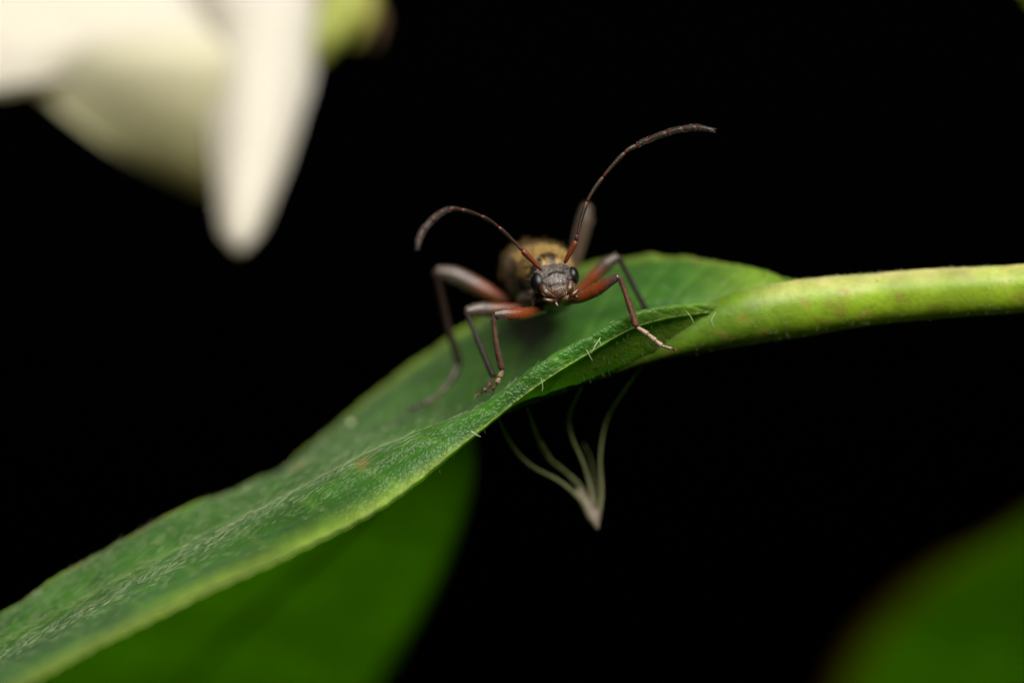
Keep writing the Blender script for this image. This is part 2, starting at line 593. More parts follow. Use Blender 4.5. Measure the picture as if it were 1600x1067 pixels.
    d = -nn + np.array((0.1, -0.2, -0.9)) + RNG.normal(size=(n, 3)) * 0.3
    V2, F2 = hairs(b - nn * 0.008, d, RNG.uniform(0.015, 0.045, n), RNG.uniform(0.0005, 0.0008, n))
    V, F = merge([(V1, F1.tolist()), (V2, F2.tolist())])
    obj('leaf_down', V, F, M_LHAIR, root, kind='stuff')
    # short fuzz on the stalk
    n = 1300
    i = RNG.integers(2, 72, n)
    th = RNG.uniform(0, 2 * math.pi, n)
    tg, nr, bi = frames(path)
    dr = nr[i] * np.cos(th)[:, None] + bi[i] * np.sin(th)[:, None]
    b = path[i] + dr * r[i][:, None] + tg[i] * RNG.uniform(-0.03, 0.03, n)[:, None]
    d = dr * 0.7 + tg[i] * -0.5 + RNG.normal(size=(n, 3)) * 0.25
    V, F = hairs(b, d, RNG.uniform(0.006, 0.018, n), RNG.uniform(0.0005, 0.0009, n))
    obj('stalk_fuzz', V, F, M_LHAIR, root, kind='stuff')
    # a few long pale bristles on the margin
    for pts, rr in (
        ([(938, 528, -.02), (930, 540, -.05), (923, 553, -.07)], (1.3, 1.1, .3)),
        ([(936, 530, -.02), (938, 536, -.05), (941, 541, -.06)], (1.0, .8, .3)),
        ([(916, 546, -.03), (921, 555, -.05), (926, 564, -.06)], (1.0, .8, .2)),
        ([(858, 578, -.05), (868, 577, -.07), (878, 574, -.08)], (1.1, .9, .3)),
        ([(736, 674, -.06), (744, 679, -.07), (751, 682, -.08)], (1.9, 1.7, .8)),
        ([(846, 592, -.05), (848, 604, -.06), (847, 612, -.07)], (.7, .5, .2)),
        ([(1072, 486, .06), (1080, 496, .03), (1084, 506, .02)], (.9, .7, .2)),
        ([(1118, 488, .08), (1112, 500, .04), (1116, 512, .03)], (.9, .7, .2)),
    ):
        V, F, _ = limb(pts, [0.72 * x for x in rr], 5, 6)
        obj('bristle', V, F, M_LHAIR, root)
    return root


main_leaf = build_main_leaf()


def simple_leaf(name, label, cat, lattice, base, mat, up, lo, rimc, thick=0.02, nu=10, nv=8, rel=0.006, stalk=None):
    root = thing(name, base, label, cat)
    sh = Sheet(lattice, relief=rel, seed=3.3)
    V, F, u, w, side = sh.solid(nu, nv, thick)
    c = np.where(side[:, None] > 0, np.array(up), np.array(lo))
    e = np.minimum(w, 4 - w)
    k = np.clip(1 - e / 0.3, 0, 1)[:, None] ** 2
    c = c * (1 - k) + np.array(rimc) * k
    obj('blade', V, F, mat, root, col=c)
    m = sh.pts.shape[0] - 1
    uu = np.linspace(0, m - 0.1, 30)
    nn, _ = sh.normal(uu, np.full(30, 2.0))
    path = sh.at(uu, np.full(30, 2.0)) - nn * thick * 0.5
    V, F = tube(path, np.linspace(0.022, 0.008, 30), 10)
    obj('midrib', V, F, mat, root, col=np.array(lo) * 1.15)
    if stalk:
        V, F, _ = limb(stalk, [18, 16, 16], 8, 12)
        obj('petiole', V, F, mat, root, col=np.array(lo) * 1.2)
    return root


# a leaf hanging behind and below, its underside to the lens, lit from above through the blade
def hang_row(py, y, xs, fwd):
    """Five points across at one height; xs are px, fwd bows the middle."""
    return [(x, py, y + f) for x, f in zip(xs, fwd)]


bow = (0.05, 0.0, -0.03, 0.0, 0.06)
simple_leaf('leaf', 'dark green leaf hanging below and behind the one with the beetle, plain underside', 'leaf', [
    [(690, 640, 1.25), (698, 636, 1.25), (706, 634, 1.25), (714, 636, 1.25), (720, 640, 1.25)],
    hang_row(665, 1.40, (650, 672, 695, 718, 734), bow),
    hang_row(705, 1.55, (575, 620, 662, 705, 737), bow),
    hang_row(780, 1.95, (440, 520, 595, 668, 728), bow),
    hang_row(880, 2.50, (265, 375, 485, 600, 692), bow),
    hang_row(980, 3.05, (90, 225, 370, 520, 640), bow),
    hang_row(1080, 3.60, (-40, 120, 280, 440, 576), bow),
    hang_row(1180, 4.10, (-60, 80, 220, 370, 490), bow),
    hang_row(1290, 4.40, (40, 120, 200, 290, 360), bow),
    [(190, 1360, 4.5), (195, 1362, 4.5), (200, 1364, 4.5), (205, 1362, 4.5), (210, 1360, 4.5)],
], P(706, 634, 1.25), M_UNDER, (0.0600, 0.1175, 0.0015), (0.0600, 0.1175, 0.0015), (0.066, 0.120, 0.002),
    stalk=[(704, 640, 1.25), (725, 628, 1.1), (760, 606, .95)])

simple_leaf('leaf', 'dim blurred green leaf with a faint reddish margin, alone in the dark bottom corner', 'leaf', [
    [(1675, 772, 5.31), (1665, 776, 5.24), (1655, 780, 5.20), (1643, 786, 5.24), (1630, 796, 5.31)],
    [(1815, 815, 5.65), (1745, 822, 5.58), (1675, 828, 5.54), (1605, 836, 5.58), (1545, 850, 5.65)],
    [(1905, 915, 6.12), (1775, 915, 6.05), (1665, 912, 6.01), (1545, 906, 6.05), (1445, 905, 6.12)],
    [(1915, 1010, 6.66), (1765, 1010, 6.59), (1615, 1008, 6.55), (1475, 1004, 6.59), (1350, 1000, 6.66)],
    [(1915, 1110, 7.33), (1755, 1110, 7.27), (1595, 1108, 7.23), (1445, 1105, 7.27), (1305, 1100, 7.33)],
    [(1855, 1230, 7.87), (1715, 1230, 7.81), (1575, 1230, 7.76), (1435, 1225, 7.81), (1295, 1215, 7.87)],
    [(1675, 1400, 8.41), (1625, 1400, 8.35), (1565, 1400, 8.30), (1495, 1400, 8.35), (1425, 1390, 8.41)],
], P(1680, 780, 5.2), M_UNDER, (0.0600, 0.1175, 0.0015), (0.0600, 0.1175, 0.0015), (0.105, 0.060, 0.004), thick=0.03, rel=0.008)

simple_leaf('leaf', 'small olive leaf tip just peeking in at the top corner away from the flower', 'leaf', [
    [(1588, -8, .9), (1589, -5, .9), (1590, -2, .9), (1591, 0, .9), (1592, 2, .9)],
    [(1592, -30, .95), (1600, -22, .93), (1606, -12, .92), (1610, -4, .93), (1612, 16, .95)],
    [(1625, -80, 1.1), (1645, -64, 1.05), (1660, -45, 1.02), (1675, -25, 1.05), (1690, 5, 1.1)],
    [(1690, -130, 1.2), (1710, -110, 1.15), (1730, -90, 1.12), (1750, -65, 1.15), (1770, -40, 1.2)],
    [(1800, -170, 1.3), (1802, -168, 1.3), (1804, -166, 1.3), (1806, -164, 1.3), (1808, -162, 1.3)],
], P(1804, -166, 1.3), M_UNDER, (0.062, 0.075, 0.003), (0.062, 0.075, 0.003), (0.07, 0.07, 0.004))

# ---------------------------------------------------------------- white flower, upper left, well behind the focus plane
def petal(root, lattice, c0, c1, name='petal', thick=0.05, mat=None, rel=0.005):
    sh = Sheet(lattice, relief=rel, seed=8.1)
    V, F, u, w, side = sh.solid(9, 6, thick)
    k = (u / (len(lattice) - 1))[:, None]
    c = np.array(c0) * (1 - k) + np.array(c1) * k
    obj(name, V, F, mat or M_PETAL, root, col=c)


FY = 3.25
flower = thing('flower', P(470, -120, FY), 'white blurred blossom hanging head down, petals pointing downward', 'flower')
white, cream = (0.70, 0.68, 0.64), (0.84, 0.79, 0.70)
# front petal: long tongue with a rounded tip
petal(flower, [
    [(380, -180, FY + .6), (410, -180, FY + .5), (440, -180, FY + .45), (460, -180, FY + .5), (480, -180, FY + .6)],
    [(305, -60, FY + .18), (350, -60, FY + .07), (405, -60, FY + .03), (460, -60, FY + .07), (500, -60, FY + .18)],
    [(330, 80, FY + .04), (365, 80, FY - .08), (405, 80, FY - .12), (452, 80, FY - .08), (490, 80, FY + .04)],
    [(337, 200, FY - .10), (365, 200, FY - .20), (398, 200, FY - .24), (434, 200, FY - .20), (460, 195, FY - .10)],
    [(345, 295, FY - .22), (364, 295, FY - .30), (386, 295, FY - .33), (410, 295, FY - .30), (427, 290, FY - .22)],
    [(352, 355, FY - .30), (362, 359, FY - .36), (376, 361, FY - .40), (392, 358, FY - .36), (402, 352, FY - .30)],
    [(364, 380, FY - .38), (369, 383, FY - .39), (375, 384, FY - .40), (381, 383, FY - .39), (386, 379, FY - .38)],
], white, cream)
# broad side petal reaching out to the left, its face turned up to the light
petal(flower, [
    [(430, -40, FY + .3), (430, -20, FY + .2), (430, 10, FY + .1), (430, 40, FY + .0), (430, 70, FY - .05)],
    [(330, -90, FY + .5), (330, -40, FY + .3), (325, 10, FY + .15), (325, 60, FY + .02), (322, 88, FY + .1)],
    [(200, -110, FY + .5), (200, -50, FY + .3), (195, 10, FY + .15), (190, 60, FY + .0), (185, 92, FY + .1)],
    [(60, -100, FY + .4), (60, -40, FY + .2), (55, 20, FY + .1), (50, 85, FY - .02), (50, 128, FY - .04)],
    [(-80, -70, FY + .3), (-80, -20, FY + .1), (-80, 30, FY + .0), (-80, 90, FY - .03), (-80, 138, FY - .06)],
    [(-240, 0, FY + .1), (-245, 20, FY), (-250, 40, FY), (-250, 60, FY - .05), (-245, 85, FY - .1)],
], (0.68, 0.66, 0.60), (0.70, 0.66, 0.57))
# petal behind, rounding over from its lit shoulder to its hanging underside
petal(flower, [
    [(420, -30, FY + 0.48), (350, -28, FY + 0.44), (290, -27, FY + 0.42), (200, -30, FY + 0.45), (40, -38, FY + 0.48)],
    [(420, 30, FY + 0.18), (345, 32, FY + 0.14), (275, 33, FY + 0.12), (180, 30, FY + 0.19), (0, 22, FY + 0.46)],
    [(418, 85, FY + -0.04), (340, 87, FY + -0.08), (260, 88, FY + -0.10), (170, 85, FY + -0.03), (-10, 77, FY + 0.24)],
    [(410, 150, FY + -0.05), (340, 152, FY + -0.09), (275, 153, FY + -0.11), (195, 150, FY + -0.06), (62, 142, FY + 0.11)],
    [(400, 222, FY + 0.02), (345, 224, FY + -0.02), (300, 225, FY + -0.04), (235, 222, FY + -0.01), (155, 214, FY + 0.04)],
    [(385, 272, FY + 0.09), (350, 274, FY + 0.05), (325, 275, FY + 0.03), (290, 272, FY + 0.06), (250, 264, FY + 0.09)],
    [(365, 300, FY + 0.14), (350, 302, FY + 0.10), (338, 303, FY + 0.08), (326, 300, FY + 0.11), (315, 292, FY + 0.14)],
], (0.66, 0.64, 0.59), (0.50, 0.48, 0.13))  # greenish tip, with the shade of the hanging underside painted into its colour
# green calyx lobe and its dry tip at the right
V, F, tt = limb([(470, -120, FY + .1), (520, -50, FY + .05), (528, 10, FY), (512, 60, FY - .05), (496, 95, FY - .05)], [22, 34, 34, 24, 8], 8, 20, 0.6)
obj('sepal', V, F, M_PETIOLE, flower, col=np.array((0.36, 0.40, 0.07)))
V, F, tt = limb([(540, -70, FY + .2), (566, -20, FY + .15), (566, 25, FY + .1), (552, 70, FY + .1)], [14, 22, 20, 6], 8, 16, 0.6)
obj('sepal', V, F, M_PETIOLE, flower, col=np.array((0.36, 0.36, 0.06)) * (1 - .0 * tt[:, None]))
V, F, tt = limb([(580, 0, FY + .15), (588, 35, FY + .15), (582, 72, FY + .15)], [8, 13, 5], 8, 12)
obj('withered_tip', V, F, M_DRY, flower, col=np.array((0.10, 0.06, 0.03)))
V, F, tt = limb([(470, -130, FY + .1), (480, -230, FY + .4), (520, -380, FY + .8)], [24, 16, 15], 8, 16)
obj('stalk', V, F, M_PETIOLE, flower, col=np.array((0.16, 0.24, 0.04)))

# ---------------------------------------------------------------- dried tuft hanging under the leaf
HY = 0.55
tuft = thing('withered_floret', P(928, 812, HY), 'pale dried floret with thin curled filaments hanging below the big leaf', 'dried floret')
V, F, tt = limb([(934, 826, HY), (928, 808, HY), (915, 782, HY + .02), (902, 765, HY + .04)], [2.5, 11, 11, 5], 10, 16, 0.7)
V = V + np.array([0.004 * noise.noise_vector(Vector(v) * 30) for v in V])
obj('base', V, F, M_DRY, tuft, col=np.array((0.21, 0.172, 0.13)))
fil = [
    [(934, 812, HY), (940, 770, HY), (938, 715, HY), (947, 660, HY), (970, 618, HY - .12), (1012, 560, HY - .28)],
    [(928, 805, HY), (922, 760, HY), (911, 722, HY), (893, 680, HY), (891, 645, HY - .05), (916, 592, HY - .31)],
    [(924, 806, HY), (902, 775, HY), (872, 750, HY), (830, 727, HY), (800, 695, HY - .05), (772, 640, HY - .3)],
    [(924, 800, HY + .05), (908, 765, HY + .1), (885, 738, HY + .1), (850, 705, HY + .1), (822, 632, HY - .3)],
    [(930, 808, HY + .02), (916, 770, HY + .04), (896, 745, HY + .03), (868, 724, HY), (846, 690, HY - .05)],
    [(929, 800, HY + .05), (930, 762, HY + .12), (924, 720, HY + .12), (912, 692, HY + .1)],
]
for k, pts in enumerate(fil):
    thin = 0.55 if k in (4, 5) else 1.0
    V, F, tt = limb(pts, [thin * x for x in (4.6, 3.0, 2.2, 1.9, 1.7, 1.5)][:len(pts)], 8, 8)
    t1 = np.clip(tt * 2.2, 0, 1)[:, None]
    c = np.array((0.22, 0.185, 0.14)) * (1 - t1) + np.array((0.30, 0.33, 0.14)) * t1  # upper parts painted paler to offset the shade under the leaf
    obj('filament', V, F, M_FIL, tuft, col=c)

# ---------------------------------------------------------------- the beetle
beetle = thing('beetle', P(850, 500, .35), 'brown longhorn beetle facing the lens with golden down and red legs, on the leaf', 'beetle')
PXU = 1 / 400.0
# head frame: right, down (towards the mouth), forward (towards the lens)
roll = math.radians(9)
HR = np.array((math.cos(roll), 0.10, math.sin(roll)))
HR /= np.linalg.norm(HR)
HD = np.array((math.sin(roll) * 1.25, -0.42, -math.cos(roll)))
HD -= HR * HD.dot(HR)
HD /= np.linalg.norm(HD)
HF = np.cross(HD, HR)
if HF[1] > 0:
    HF = -HF
HC = P(867, 438, 0.06)


def H(r, d, f):
    """A point of the head in photograph-pixel lengths along right, down, forward."""
    return HC + (HR * r + HD * d + HF * f) * PXU


def hell(r, d, f, a, b, c, seg=28, rings=16):
    return ellipsoid(H(r, d, f), np.array((HR * a, HD * b, HF * c)) * PXU, seg, rings)


def loft(stations, seg=40):
    """stations: (px, py, y, half width px, half height up px, half height down px)."""
    arr = np.array(stations, float)
    t = np.linspace(0, len(arr) - 1, (len(arr) - 1) * 8 + 1)
    s = cr_eval(arr, t)
    V, F = [], []
    a = np.linspace(0, 2 * math.pi, seg, endpoint=False)
    for px, py, y, w, hu, hd in s:
        c = P(px, py, y)
        for x in a:
            cx, sx = math.cos(x), math.sin(x)
            e = 0.86
            V.append(c + np.array((math.copysign(abs(cx) ** e, cx) * w, 0, math.copysign(abs(sx) ** e, sx) * (hu if sx > 0 else hd))) * PXU)
    for i in range(len(s) - 1):
        for j in range(seg):
            k = (j + 1) % seg
            F.append((i * seg + j, i * seg + k, (i + 1) * seg + k, (i + 1) * seg + j))
    F.append(tuple(range(seg))[::-1])
    F.append(tuple((len(s) - 1) * seg + j for j in range(seg)))
    return np.array(V), F


def build_body():
    pieces = [
        hell(0, -8, -14, 31, 24, 24),            # cranium
        hell(-17, -5, -6, 15, 20, 18), hell(17, -5, -6, 15, 20, 18),   # eye sockets
        hell(-13, -17, 3, 8, 8, 9), hell(12, -17, 3, 8, 8, 9),         # antenna knobs
        hell(0, -6, 3, 15, 16, 12),              # frons
        hell(1, 8, 7, 19, 11, 10),               # clypeus
        hell(1, 20, 2, 18, 16, 14),              # muzzle
        hell(-14, 16, 0, 8, 15, 12), hell(15, 14, 0, 8, 15, 12),       # cheeks
        hell(0, 6, -22, 24, 26, 22),             # gula
        # pronotum
        loft([(860, 434, .14, 8, 8, 8), (858, 430, .17, 27, 25, 26), (857, 426, .23, 32, 31, 33), (854, 423, .33, 37, 36, 36), (850, 422, .43, 38, 37, 38), (847, 423, .50, 34, 31, 36), (845, 424, .53, 20, 18, 20)]),
        # elytra and abdomen
        loft([(843, 425, .50, 18, 16, 18), (842, 424, .53, 43, 37, 44), (841, 424, .60, 53, 45, 50), (839, 423, .75, 55, 47, 50), (835, 425, .95, 53, 45, 46), (829, 432, 1.15, 45, 37, 38), (823, 440, 1.30, 30, 25, 26), (820, 446, 1.38, 12, 10, 12)]),
        # breast and leg sockets
        ellipsoid(P(860, 462, .22), np.array(((34, 0, 0), (0, 60, 0), (0, 0, 24))) * PXU),
        ellipsoid(P(850, 470, .50), np.array(((44, 0, 0), (0, 90, 0), (0, 0, 24))) * PXU),
        ellipsoid(P(843, 478, .16), np.array(((12, 0, 0), (0, 16, 0), (0, 0, 11))) * PXU),
        ellipsoid(P(886, 468, .16), np.array(((12, 0, 0), (0, 16, 0), (0, 0, 11))) * PXU),
    ]
    V, F = merge(pieces)
    me = bpy.data.meshes.new('body_source')
    me.from_pydata(V.tolist(), [], F)
    tmp = bpy.data.objects.new('body_source', me)
    COL.objects.link(tmp)
    m = tmp.modifiers.new('fuse', 'REMESH')
    m.mode = 'VOXEL'
    m.voxel_size = 0.0048
    s = tmp.modifiers.new('smooth', 'SMOOTH')
    s.iterations = 5
    s.factor = 0.5
    dg = bpy.context.evaluated_depsgraph_get()
    out = bpy.data.meshes.new_from_object(tmp.evaluated_get(dg))
    bpy.data.objects.remove(tmp)
    n = len(out.vertices)
    co = np.zeros(n * 3)
    out.vertices.foreach_get('co', co)
    co = co.reshape(-1, 3)
    no = np.zeros(n * 3)
    out.vertices.foreach_get('normal', no)
    no = no.reshape(-1, 3)
    faces = [tuple(p.vertices) for p in out.polygons]
    bpy.data.meshes.remove(out)
    # face relief in the head frame
    q = (co - HC) / PXU
    r, d, f = q @ HR, q @ HD, q @ HF
    front = np.clip((f + 4) / 8, 0, 1) * (no @ HF > 0.1)
    disp = np.zeros(n)
    arc = d - (-7.5 + 0.020 * (r - 2) ** 2)            # transverse groove between frons and clypeus
    disp -= 3.4 * np.exp(-(arc / 1.9) ** 2) * front * (np.abs(r) < 17)
    disp -= 1.6 * np.exp(-(r / 1.6) ** 2) * np.clip((-d) / 6, 0, 1) * (d > -26) * front   # median line of the frons
    disp -= 2.0 * np.exp(-((d - 14.5) / 1.2) ** 2) * front * (np.abs(r - 1) < 15)            # lower edge of the clypeus
    disp -= 1.6 * np.exp(-((np.abs(r - 1) - 17.5) / 1.5) ** 2) * front * ((d > 4) & (d < 24))
    # seam of the wing cases and its shallow ribs
    body = co[:, 1] > 0.56
    cx = np.interp(co[:, 1], (.5, .6, .75, .95, 1.15, 1.3), [(x - 800) / 400 * 1.04 for x in (842, 839, 836, 832, 826, 821)])
    top = body & (no[:, 2] > 0.2)
    disp -= 2.0 * np.exp(-((co[:, 0] - cx) / 0.008) ** 2) * top
    co = co + no * (disp * PXU)[:, None]
    # colours of the skin and its down
    col = np.zeros((n, 3))
    big = np.array([fbm(v, 9) for v in co])
    sm = np.array([fbm(v + 5, 26) for v in co])
    dark, grey = np.array((0.018, 0.014, 0.011)), np.array((0.075, 0.062, 0.055))
    gold, brown, fawn = np.array((0.31, 0.18, 0.045)), np.array((0.026, 0.016, 0.011)), np.array((0.062, 0.042, 0.029))
    k = np.clip(0.5 + 0.5 * sm, 0, 1)[:, None]
    col[:] = dark * (1 - k) + grey * k
    clyp = np.exp(-((r - 1) / 15.5) ** 6 - ((d - 4) / 9.5) ** 6)[:, None] * front[:, None]
    col = col * (1 - clyp) + np.array((0.19, 0.165, 0.16)) * clyp
    fr = (np.exp(-(r / 15) ** 4 - ((d + 17) / 9) ** 4) * front)[:, None] * 0.8
    col = col * (1 - fr) + np.array((0.085, 0.070, 0.058)) * fr
    low = (np.clip((d - 15) / 3, 0, 1) * (co[:, 1] < .2))[:, None]
    col = col * (1 - low) + np.array((0.09, 0.035, 0.018)) * low
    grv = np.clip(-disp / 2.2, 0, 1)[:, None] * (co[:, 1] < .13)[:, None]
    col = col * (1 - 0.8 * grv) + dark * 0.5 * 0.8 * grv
    # pronotum: golden down with two darker bands
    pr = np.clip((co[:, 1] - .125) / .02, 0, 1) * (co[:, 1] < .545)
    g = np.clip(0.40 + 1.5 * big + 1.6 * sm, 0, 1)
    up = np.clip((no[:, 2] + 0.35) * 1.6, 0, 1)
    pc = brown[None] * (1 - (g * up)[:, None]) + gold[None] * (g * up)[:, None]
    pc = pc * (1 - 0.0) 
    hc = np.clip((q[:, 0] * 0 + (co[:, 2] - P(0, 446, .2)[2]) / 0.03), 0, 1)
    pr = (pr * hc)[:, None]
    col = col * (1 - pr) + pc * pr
    # wing cases: brown, marbled with gold and fawn down, darkened for the fainter light there
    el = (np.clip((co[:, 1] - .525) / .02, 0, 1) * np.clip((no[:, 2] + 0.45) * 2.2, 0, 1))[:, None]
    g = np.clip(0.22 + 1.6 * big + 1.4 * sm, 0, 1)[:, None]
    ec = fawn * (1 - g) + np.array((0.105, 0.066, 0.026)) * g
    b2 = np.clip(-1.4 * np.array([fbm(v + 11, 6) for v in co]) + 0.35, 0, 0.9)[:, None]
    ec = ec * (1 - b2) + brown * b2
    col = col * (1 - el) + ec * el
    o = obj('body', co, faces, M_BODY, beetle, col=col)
    # short down, grey on the face, golden behind
    fa = np.array([x[:3] for x in faces])
    a, b, c = co[fa[:, 0]], co[fa[:, 1]], co[fa[:, 2]]
    mid = (a + b + c) / 3
    fn = np.cross(b - a, c - a)
    fn /= np.linalg.norm(fn, axis=1)[:, None] + 1e-12
    face = np.where((mid[:, 1] < 0.12) & (fn[:, 1] < 0.5) & (((mid - HC) / PXU) @ HD < 15) & (disp[fa[:, 0]] > -0.7))[0]
    back = np.where((mid[:, 1] > 0.12) & (fn[:, 2] > -0.2))[0]
    pick = RNG.choice(face, 1500)
    d_ = fn[pick] * 0.55 + HD * 0.6 + RNG.normal(size=(len(pick), 3)) * 0.25
    V, F = hairs(mid[pick], d_, RNG.uniform(0.007, 0.016, len(pick)), RNG.uniform(0.0006, 0.0011, len(pick)))
    obj('face_down', V, F, M_GREY, beetle, kind='stuff')
    wgt = 0.02 + (col[fa[back, 0]][:, 0] > 0.11) * np.where(mid[back, 1] < .54, 1.0, 0.04)
    pick = RNG.choice(back, 2600, p=wgt / wgt.sum())
    d_ = fn[pick] * 0.45 + np.array((0, 0.8, 0)) + RNG.normal(size=(len(pick), 3)) * 0.3
    V, F = hairs(mid[pick], d_, RNG.uniform(0.015, 0.035, len(pick)), RNG.uniform(0.001, 0.0017, len(pick)))
    obj('golden_down', V, F, M_GOLD, beetle, kind='stuff')
    return o


build_body()

# eyes
for (r, d, f, a, b, c) in ((-27, -1, -2, 12.5, 18, 15), (29, -4, -4, 10.5, 15, 15)):
    V, F = hell(r, d, f, a, b, c, 40, 26)
    obj('eye', V, F, M_EYE, beetle, col=np.array((0.006, 0.0055, 0.0055)))

# upper lip with its bristles
V, F = hell(2, 20.5, 10, 12, 6, 5, 28, 14)
lip = obj('labrum', V, F, M_MOUTH, beetle, col=np.array((0.042, 0.014, 0.008)))
n = 90
rr = RNG.uniform(-10, 13, n)
base = np.array([H(x, 16.5 + RNG.uniform(-1, 5), 14.5) for x in rr])
V, F = hairs(base, HD * 1.0 + HF * 0.25 + RNG.normal(size=(n, 3)) * 0.15, RNG.uniform(0.010, 0.026, n), np.full(n, 0.0008))
obj('bristles', V, F, M_PALE, lip, kind='stuff')


# mandibles, ribbed and curved in to the mouth
def hlimb(pts, rad, n=8, seg=14, flat=1.0):
    path, t = catmull(np.array([H(*p) for p in pts]), n)
    r = np.interp(t, np.linspace(0, len(pts) - 1, len(rad)), np.array(rad) * PXU)
    V, F = tube(path, r, seg, flat)
    return V, F, np.concatenate([np.repeat(t / t[-1], seg), [0, 1]])


for s in (-1, 1):
    V, F, tt = hlimb([(s * 19, 3, 3), (s * 21, 13, 6), (s * 18, 23, 9), (s * 10, 29, 9)], [4, 7.5, 7, 3], 8, 18)
    c = np.array((0.026, 0.014, 0.009))[None] * (1 - tt[:, None]) + np.array((0.075, 0.028, 0.012)) * tt[:, None]
    md = obj('mandible', V, F, M_MOUTH, beetle, col=c)
    n = 34
    i = RNG.integers(0, len(V) - 40, n)
    d_ = HD * 1.0 - HR * s * 0.35 + HF * 0.25 + RNG.normal(size=(n, 3)) * 0.12
    Vh, Fh = hairs(V[i], d_, RNG.uniform(0.022, 0.05, n), np.full(n, 0.0008))
    obj('bristles', Vh, Fh, M_PALE, md, kind='stuff')
# palps: two jointed feelers either side of the mouth
for pts in ([(-4, 36, 3), (-12, 37, 7), (-20, 35, 9), (-25, 33, 8)], [(16, 35, 3), (22, 32, 7), (30, 27, 8), (32, 25, 7)]):
    V, F, tt = hlimb(pts, [2.6, 3.4, 3.0, 2.6], 8, 12)
    band = (np.abs(tt - 0.5) < 0.16)[:, None]
    c = np.where(band, np.array((0.10, 0.055, 0.022)), np.array((0.055, 0.016, 0.008)))
    obj('palp', V, F, M_MOUTH, beetle, col=c)
for pts in ([(-7, 35, 1), (-6, 41, 3), (-4, 47, 4)], [(24, 31, 1), (27, 34, 3), (29, 37, 4)]):
    V, F, tt = hlimb(pts, [2.4, 3.0, 1.9], 8, 12)
    obj('palp', V, F, M_MOUTH, beetle, col=np.array((0.045, 0.018, 0.011)))
V, F = hell(10, 32, -1, 13, 5, 7, 20, 12)
obj('labium', V, F, M_MOUTH, beetle, col=np.array((0.30, 0.17, 0.05)))

# antennae: eleven joints each
ANT = {
    'l': ([(845, 421, .0), (816, 391, -.02), (810, 385, -.02), (779, 355, -.05), (752, 338, -.09), (721, 328, -.14), (703, 327, -.17), (687, 334, -.20), (674, 345, -.23), (662, 359, -.25), (655, 374, -.27), (652, 390, -.28)], (830, 402, 0)),
    'r': ([(882, 411, .0), (900, 377, -.01), (902, 367, -.01), (917, 316, .0), (942, 277, .01), (976, 239, .02), (994, 228, .03), (1013, 219, .03), (1042, 208, .02), (1068, 202, .01), (1089, 200, .0), (1115, 204, -.02)], (888, 394, 0)),
}
for key, (js, _b) in ANT.items():
    J = PL(js)
    whole, tw = catmull(J, 10)
    cols_a = [(.12, .025, .007), (.022, .011, .008)] + [(.024, .012, .008)] * 3 + [(.026, .014, .010)] * 2 + [(.027, .018, .014)] * 4
    rads = [(3.0, 5.0), (3.0, 3.2), (2.4, 3.5), (2.2, 3.4), (2.3, 3.7), (2.9, 4.3), (3.2, 4.6), (3.6, 5.0), (4.0, 5.1), (4.2, 5.1), (4.3, 3.4)]
    names = ['scape', 'pedicel'] + ['flagellum_joint'] * 9
    root = None
    for k in range(11):
        path = whole[k * 10:(k + 1) * 10 + 1]
        x = np.linspace(0, 1, 11)
        r0, r1 = rads[k]
        prof = r0 + (r1 - r0) * np.clip(x * 1.25, 0, 1)
        prof = prof * (1 - 0.30 * np.exp(-(x / 0.10) ** 2)) * (1 - 0.35 * np.exp(-((x - 1) / 0.07) ** 2))
        if k == 10:
            prof = prof * np.clip((1.03 - x) / 0.25, 0, 1) ** 0.5 + 0.3
        V, F = tube(path, prof * PXU, 16)
        xx = np.concatenate([np.repeat(x, 16), [0, 1]])[:, None]
        c = np.array(cols_a[k])[None] * np.ones((len(V), 1))
        if k >= 1:
            kk = np.exp(-((xx - 0.02) / 0.16) ** 2) * 0.7 + np.exp(-((xx - 1) / 0.08) ** 2) * 0.5
            c = c * (1 - np.minimum(kk, 1)) + np.array((.12, .028, .009)) * np.minimum(kk, 1)
        if k == 10:
            c = c + np.array((.10, .09, .07)) * np.clip((xx - 0.8) / 0.2, 0, 1)
        o = obj('antenna' if k == 0 else names[k], V, F, M_ANT, beetle if k == 0 else root, col=c)
        if k == 0:
            root = o
    # close-lying down of the outer joints
    i = RNG.integers(60, 111, 900)
    tg, nr, bi = frames(whole)
    th = RNG.uniform(0, 6.283, 900)
    dr = nr[i] * np.cos(th)[:, None] + bi[i] * np.sin(th)[:, None]
    rr = np.interp(i / 10, [6, 8, 10, 11], np.array([4.2, 4.8, 5.0, 2.6]) * PXU)
    Vh, Fh = hairs(whole[i] + dr * rr[:, None], tg[i] + dr * 0.25, RNG.uniform(.006, .013, 900), np.full(900, .0004))
    obj('antenna_down', Vh, Fh, M_BROWN, root, kind='stuff')

# legs: femur (the leg itself), tibia, tarsus joints, claws
RED, GREY_B, DARKB = np.array((.150, .030, .006)), np.array((.064, .042, .029)), np.array((.028, .018, .014))


